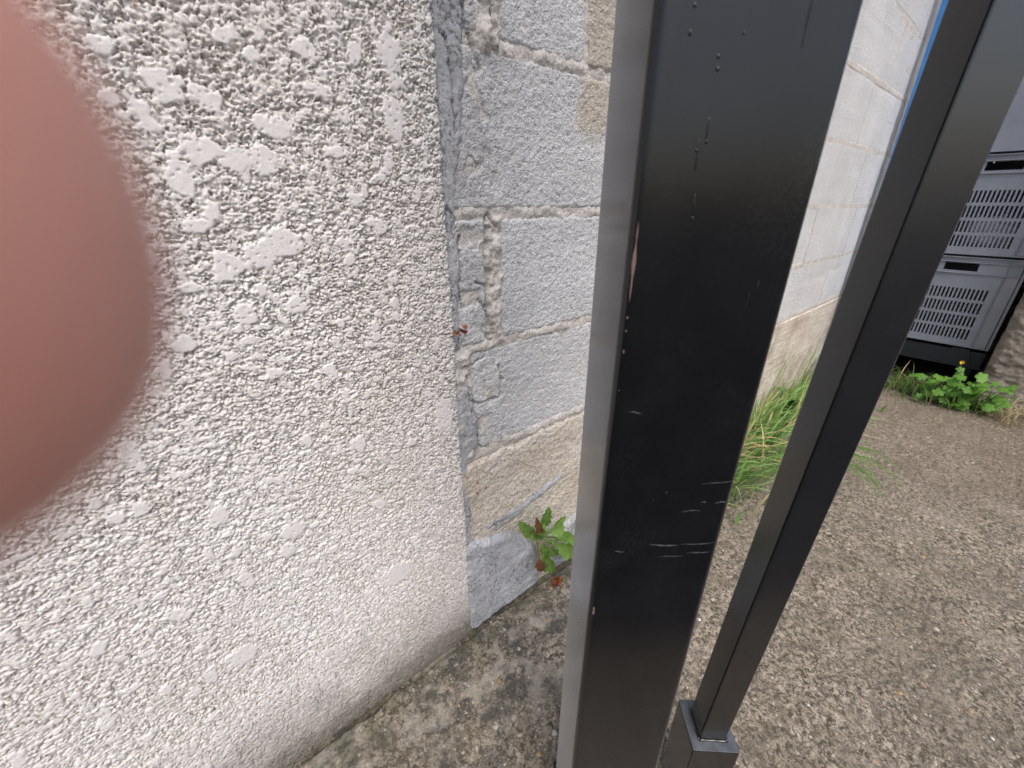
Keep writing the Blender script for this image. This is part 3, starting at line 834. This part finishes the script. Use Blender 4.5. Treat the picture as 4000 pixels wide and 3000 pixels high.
def blade_leaf(parent, base, tip, width, mat, tint, out=.012, petiole=.4, lobe=.22):
    """an obovate toothed leaf on a narrow stalk from base to tip, bellying out from the wall"""
    base, tip = Vector(base), Vector(tip); d = tip - base; L = d.length; d.normalize()
    face = Vector((-.45, -.75, .5)); face = (face - d * face.dot(d)).normalized(); sd = d.cross(face).normalized()
    n = 22; V, F = [], []; ph = random.uniform(0, 6)
    tw = random.uniform(-.5, .5)
    for i in range(n + 1):
        t = i / n
        if t < petiole: w = width * (.07 + .10 * t)
        else:
            u = (t - petiole) / (1 - petiole)
            w = width * (.12 + .88 * math.sin(math.pi * u ** .8) ** .75) * (1 + lobe * math.sin(i * 2.2 + ph))
            if i == n: w = width * .06
        c = base + d * (L * t) + face * (out * math.sin(math.pi * t * .9))
        s2 = (sd + face * tw * t).normalized()
        e = face * (w * .30 + .002 * math.sin(i * 1.3 + ph))
        V += [c - s2 * w + e, c - s2 * w * .5 + e * .35, c - face * w * .12, c + s2 * w * .5 + e * .35, c + s2 * w + e]
    for i in range(n):
        for k in range(4): F.append((i * 5 + k, i * 5 + k + 1, i * 5 + k + 6, i * 5 + k + 5))
    m_ = [tint + .25 * (1 if k % 5 == 2 else random.uniform(-.15, .15)) for k in range(len(V))]
    return mesh_np('leaf', np.array([tuple(v) for v in V]), np.array(F), mat, parent, attrs={'tint': ('FLOAT', np.clip(m_, 0, 1))})
def wall_weed():
    O = Vector((.482, .503, .150)); t = empty('wall_weed', O); tag(t, 'small lobed green and reddish rosette weed growing from a crack at the wall foot', 'weed')
    L = [(.402, .262, .015, 'leaf', .75, .30), (.516, .236, .013, 'leaf', .05, .45), (.459, .246, .011, 'leaf_red', .6, .35), (.505, .192, .012, 'leaf', .55, .35),
         (.563, .150, .018, 'leaf', .85, .45), (.618, .020, .023, 'leaf', .95, .42), (.604, .090, .015, 'leaf', .45, .45), (.474, .055, .014, 'leaf_red', .25, .55),
         (.522, .012, .014, 'leaf', .15, .5), (.446, .196, .011, 'leaf', .7, .4), (.508, .070, .013, 'leaf', .30, .35), (.552, .050, .013, 'leaf', .25, .4), (.580, .165, .011, 'leaf', .5, .5),
         (.545, .105, .011, 'leaf', .5, .5), (.478, .205, .009, 'leaf', .35, .4), (.640, .060, .014, 'leaf', .7, .5), (.500, .030, .009, 'leaf', .35, .45)]
    for x, z, w, m, ti, pe in L:
        b0 = Vector((random.uniform(-.005, .005), -.004, random.uniform(-.005, .005)))
        blade_leaf(t, b0, (Vector((x, .488 - random.uniform(0, .022), z)) - Vector((.490, .503, .140))) * .86, w * .84, M[m], min(1, ti + .15), random.uniform(.008, .02), pe)
    mb = MB(); mb.tube([(0, -.012, -.004), (.012, -.020, -.035), (.022, -.022, -.065), (.030, -.02, -.072)], [.0011, .0010, .0008, .0006], 6)
    mb.tube([(0, .02, .004), (0, 0, 0), (.002, -.008, 0)], [.005, .006, .004], 7)
    mb.build('stem', M['straw'], t, smooth=True)
wall_weed()

def dried(name, loc, n, size, label, mat='dead', flat=False, rot=0):
    t = empty(name, loc); tag(t, label, 'dead leaf')
    for i in range(n):
        d = Vector((random.uniform(-1, 1), random.uniform(-1, -.1), random.uniform(-1, .8) if not flat else random.uniform(.05, .5)))
        leaf_mesh('leaf', size * random.uniform(.5, 1.1), size * random.uniform(.16, .30), .3, M[mat], t, (random.uniform(-1, 1) * size * .5, random.uniform(-.4, .1) * size * (1 if not flat else 2), random.uniform(-.5, .5) * size if not flat else .003), d, up=(random.uniform(-1, 1), -1, random.uniform(-1, 1)), droop=random.uniform(-.6, 1.0), tint=random.random(), nseg=6, fold=.5)
dried('dried_leaf', (.313, .509, .660), 4, .017, 'curled rust red dead leaf caught between the rendered wall and the blocks')
dried('dried_sprig', (.516, .478, .006), 22, .017, 'crumbled rust red seed sprig lying on the concrete below the rosette weed', flat=True)
for k, (x, z) in enumerate(((.327, .353), (.309, .388), (.335, .372), (.345, .349))):
    dried('leaf_scrap', (x, .505, z), 1, .009, ['orange brown leaf scrap stuck low on the plinth beside the cream wall', 'uppermost orange leaf scrap on the corner of the cream wall', 'tiny brown leaf scrap on the plinth, middle of three', 'rightmost brown leaf scrap stuck on the plinth'][k])

def blades(name, specs, mat, label, parent=None):
    """specs rows: x, y, z, dirx, diry, length, lean, width, rgb"""
    V, F, C = [], [], []
    for (x, y, z, dx, dy, L, lean, w, c) in specs:
        n0 = len(V); ns = 6
        sx, sy = -dy, dx
        for i in range(ns + 1):
            t = i / ns
            ang = lean * t ** 1.2
            # integrate a bending blade
            hx = L * (1 - math.cos(ang)) / max(lean, .05) if i else 0
            hz = L * math.sin(ang) / max(lean, .05) if i else 0
            ww = w * (1 - t ** 2.2) * (.7 + .6 * min(1, 3 * t)) + .0001
            tw = .6 * t
            for sgn in (-1, 1):
                V.append((x + dx * hx + sgn * sx * ww, y + dy * hx + sgn * sy * ww, z + hz * 1.0 + sgn * ww * tw))
                C.append((*[q * (.75 + .35 * t) for q in c], 1))
        for i in range(ns):
            a = n0 + i * 2; F.append((a, a + 1, a + 3, a + 2))
    o = mesh_np(name, np.array(V), np.array(F), mat, parent, attrs={'tint': ('FLOAT_COLOR', np.array(C))})
    tag(o, label, None, kind='stuff')
    return o
GREENS = [(.16, .28, .07), (.12, .25, .06), (.20, .33, .10), (.09, .20, .05), (.24, .36, .14)]
DRYC = [(.48, .38, .20), (.42, .36, .18), (.52, .44, .27)]
def rgreen(dry=.18):
    c = random.choice(DRYC) if random.random() < dry else random.choice(GREENS)
    k = random.uniform(1.1, 1.9); return tuple(v * k for v in c)
S = []
for i in range(850):
    x = 1.0 + 1.45 * random.random(); y = .50 - abs(random.gauss(0, .085)) - .02 * random.random()
    a = random.gauss(-1.35, 1.05); L = random.uniform(.05, .20) * (1.2 if x < 1.7 else 1)
    S.append((x, y, -.002, math.cos(a), math.sin(a), L, random.uniform(.25, 1.9), random.uniform(.0012, .0048), rgreen(.28)))
for i in range(70):      # long blades reaching out over the paving
    x = 1.05 + .6 * random.random(); y = .40 - .1 * random.random(); a = random.uniform(-1.9, -.9)
    S.append((x, y, -.002, math.cos(a), math.sin(a), random.uniform(.20, .34), random.uniform(1.2, 1.9), random.uniform(.0018, .0034), rgreen(.1)))
for i in range(9):       # lone long leaves whose tips show right of the bar
    x = 1.38 + .26 * random.random(); y = .29 - .05 * random.random(); a = random.uniform(-1.75, -1.40)
    S.append((x, y, -.002, math.cos(a), math.sin(a), random.uniform(.28, .36), random.uniform(2.5, 2.9), random.uniform(.0028, .0042), (.13, .25, .05)))
for i in range(26):      # tall stalks
    x = 1.5 + .9 * random.random(); y = .49 - .05 * random.random(); a = random.uniform(-2.5, -.3)
    S.append((x, y, -.002, math.cos(a), math.sin(a), random.uniform(.22, .42), random.uniform(.15, .6), random.uniform(.0012, .0026), rgreen(.2)))
for i in range(260):     # broken, lying thatch
    x = 1.0 + 1.3 * random.random(); y = .50 - .20 * random.random(); a = random.uniform(0, 6.28)
    S.append((x, y, .001, math.cos(a), math.sin(a), random.uniform(.03, .10), random.uniform(2.2, 3.0), random.uniform(.0008, .0020), tuple(v * random.uniform(.5, 1.1) for v in random.choice(DRYC))))
blades('grass', S, M['grass'], 'green and straw coloured grass growing along the foot of the block wall')
S = []
for i in range(420):
    y = .36 - .46 * random.random() ** .8; x = 2.58 + random.gauss(0, .06)
    a = random.gauss(math.pi, 1.0); S.append((x, y, -.002, math.cos(a), math.sin(a), random.uniform(.05, .15), random.uniform(.6, 2.0), random.uniform(.0010, .0024), rgreen(.12)))
blades('grass', S, M['grass'], 'tuft of fine green grass in front of the dark dolly')
S = []
for i in range(70):
    x = 2.52 + random.gauss(0, .04); y = -.10 - .18 * random.random(); a = random.uniform(0, 6.28)
    S.append((x, y, .002, math.cos(a), math.sin(a), random.uniform(.05, .16), random.uniform(1.3, 2.6), random.uniform(.0012, .0024), random.choice(DRYC)))
blades('dry_straw', S, M['grass'], 'pale dry straw at the foot of the roughcast wall')
# broad dock leaves in the grass
t = empty('dock_plant', (1.93, .44, 0)); tag(t, 'broad leaved green weed in the grass at the foot of the block wall', 'weed')
for i in range(16):
    a = random.uniform(0, 6.28); leaf_mesh('leaf', random.uniform(.09, .16), random.uniform(.020, .032), .12, M['leaf'], t, (random.uniform(-.05, .05), random.uniform(-.05, .03), .02), (math.cos(a), math.sin(a) - .3, random.uniform(.3, 1.1)), droop=.8, tint=random.uniform(.1, .7))

def lobed_leaf(parent, base, nrm, size, tint):
    """one round lobed leaflet group of a celandine leaf"""
    n = Vector(nrm).normalized(); a = n.orthogonal().normalized(); b = n.cross(a)
    rot = random.uniform(0, 6.28); V = [tuple(Vector(base))]; K = 30
    for k in range(K):
        th = 2 * math.pi * k / K
        r = size * (.62 + .30 * abs(math.cos(2.5 * th)) ** .7 + .06 * math.cos(15 * th))
        p = Vector(base) + (a * math.cos(th + rot) + b * math.sin(th + rot)) * r + n * (-.25 * r * r / size + size * .06 * math.cos(5 * th))
        V.append(tuple(p))
    F = [(0, 1 + k, 1 + (k + 1) % K) for k in range(K)]
    mesh_np('leaf', np.array(V), np.array(F), M['celandine'], parent, attrs={'tint': ('FLOAT', [tint] * len(V))})
def celandine():
    o = Vector((2.54, .0, 0)); t = empty('celandine_plant', o); tag(t, 'bright green lobed leaf plant with a yellow flower in front of the crates', 'plant')
    st = MB()
    for i in range(58):
        y = random.uniform(-.14, .15); x = random.uniform(-.09, .05); h = random.uniform(.02, .175) * (1 - .8 * abs(y + .02) * 3.0 * .6)
        h = max(.025, h)
        p = Vector((x, y, h)); st.tube([(x * .4 + .03, y * .5, 0), (x * .7 + .02, y * .8, h * .6), tuple(p)], [.0018, .0014, .001], 5)
        lobed_leaf(t, p, (random.uniform(-1.1, -.1), random.uniform(-.5, .5), random.uniform(.5, 1.1)), random.uniform(.014, .028), min(1, max(0, .15 + h * 3 + random.uniform(-.25, .25))))
    st.tube([(.02, .03, 0), (.01, .03, .10), (0, .028, .195)], [.002, .0016, .001], 5)
    st.build('stems', M['celandine'], t, smooth=True)
    fl = MB()
    for k in range(4):
        th = k * math.pi / 2 + .4; c = Vector((0, .028, .198)); e = Vector((-.3, math.cos(th), math.sin(th) * .8 + .2)).normalized() * .008
        s = e.cross(Vector((1, 0, .2))).normalized() * .006
        fl.add([c, c + e * .6 + s, c + e * 1.2, c + e * .6 - s], [(0, 1, 2, 3)])
    fl.build('flower', M['yellow'], t)
celandine()
sb = patch_soil = None
# strip of soil and litter under the far plants
def soil():
    xs = np.linspace(2.48, 3.5, 60); ys = np.linspace(-.11, .515, 60); X, Y = np.meshgrid(xs, ys)
    e = sstep(2.50, 2.60, X + .04 * fbm(X * 0, Y / .06, 3, 501))
    Z = -.006 + e * (.014 + .006 * fbm(X / .03, Y / .03, 3, 503))
    o = mesh_np('soil', np.stack([X, Y, Z], -1).reshape(-1, 3), grid_faces(60, 60), M['soil']); tag(o, 'dark soil strip under the plants and crates', kind='structure')
soil()

# ------------------------------------------------------------------ hand at the lens
def build_hand():
    m = Mat('skin')
    c = m.mix(m.ramp(m.noise(95, 4), [(.30, 0), (.70, 1)]), (.78, .35, .26), (.86, .46, .37))
    mat = m.out(c, .5, m.bump(m.noise(900, 3), .12, .0003), Specular_IOR_Level=.4, Subsurface_Weight=.25, Subsurface_Scale=.003)
    m.b.inputs['Subsurface Radius'].default_value = (1.0, .35, .2)
    # skeleton in lens space (right, up, forward), metres
    P, R, E = [], [], []
    def chain(pts, start=None):
        prev = start
        for (x, y, z, r) in pts:
            P.append(cR * x + cU * y + cF * z); R.append(r); i = len(P) - 1
            if prev is not None: E.append((prev, i))
            prev = i
        return prev
    wrist = chain([(-.145, -.085, -.075, .026)])
    palm = chain([(-.118, -.050, -.060, .027)], wrist)
    knu = chain([(-.100, -.020, -.045, .021)], palm)
    chain([(-.072, -.003, -.020, .0105), (-.046, .0015, -.006, .0092), (-.025, .0026, .0045, .0098), (-.0158, .0030, .0069, .0099), (-.0090, .0034, .0074, .0086)], knu)        # index, tip beside the lens
    chain([(-.078, -.032, -.022, .0105), (-.052, -.038, -.012, .0092), (-.045, -.044, -.028, .0080), (-.052, -.046, -.044, .0066)], palm)
    chain([(-.085, -.052, -.026, .0100), (-.060, -.060, -.016, .0088), (-.052, -.066, -.032, .0076), (-.060, -.068, -.046, .0062)], palm)
    chain([(-.096, -.070, -.034, .0090), (-.074, -.080, -.026, .0078), (-.066, -.086, -.040, .0068), (-.072, -.087, -.052, .0056)], palm)
    chain([(-.110, -.022, -.082, .0125), (-.088, -.004, -.098, .0102), (-.066, .004, -.100, .0085)], palm)           # thumb
    chain([(-.185, -.150, -.105, .028), (-.215, -.20, -.128, .032)], wrist)             # forearm
    me = bpy.data.meshes.new('hand'); me.from_pydata([tuple(p) for p in P], E, []); me.update()
    o = bpy.data.objects.new('hand', me); link(o); o.location = (0, 0, CAM_H)
    sk = o.modifiers.new('skin', 'SKIN'); sk.use_smooth_shade = True; sk.branch_smoothing = .4
    for i, r in enumerate(R):
        v = me.skin_vertices[0].data[i]; v.radius = (r, r); v.use_root = (i == 1)
    ss = o.modifiers.new('sub', 'SUBSURF'); ss.levels = 3; ss.render_levels = 3
    me.materials.append(mat)
    tag(o, 'blurred pink fingertip of a hand poking into the left edge, close to the lens', 'hand')
build_hand()
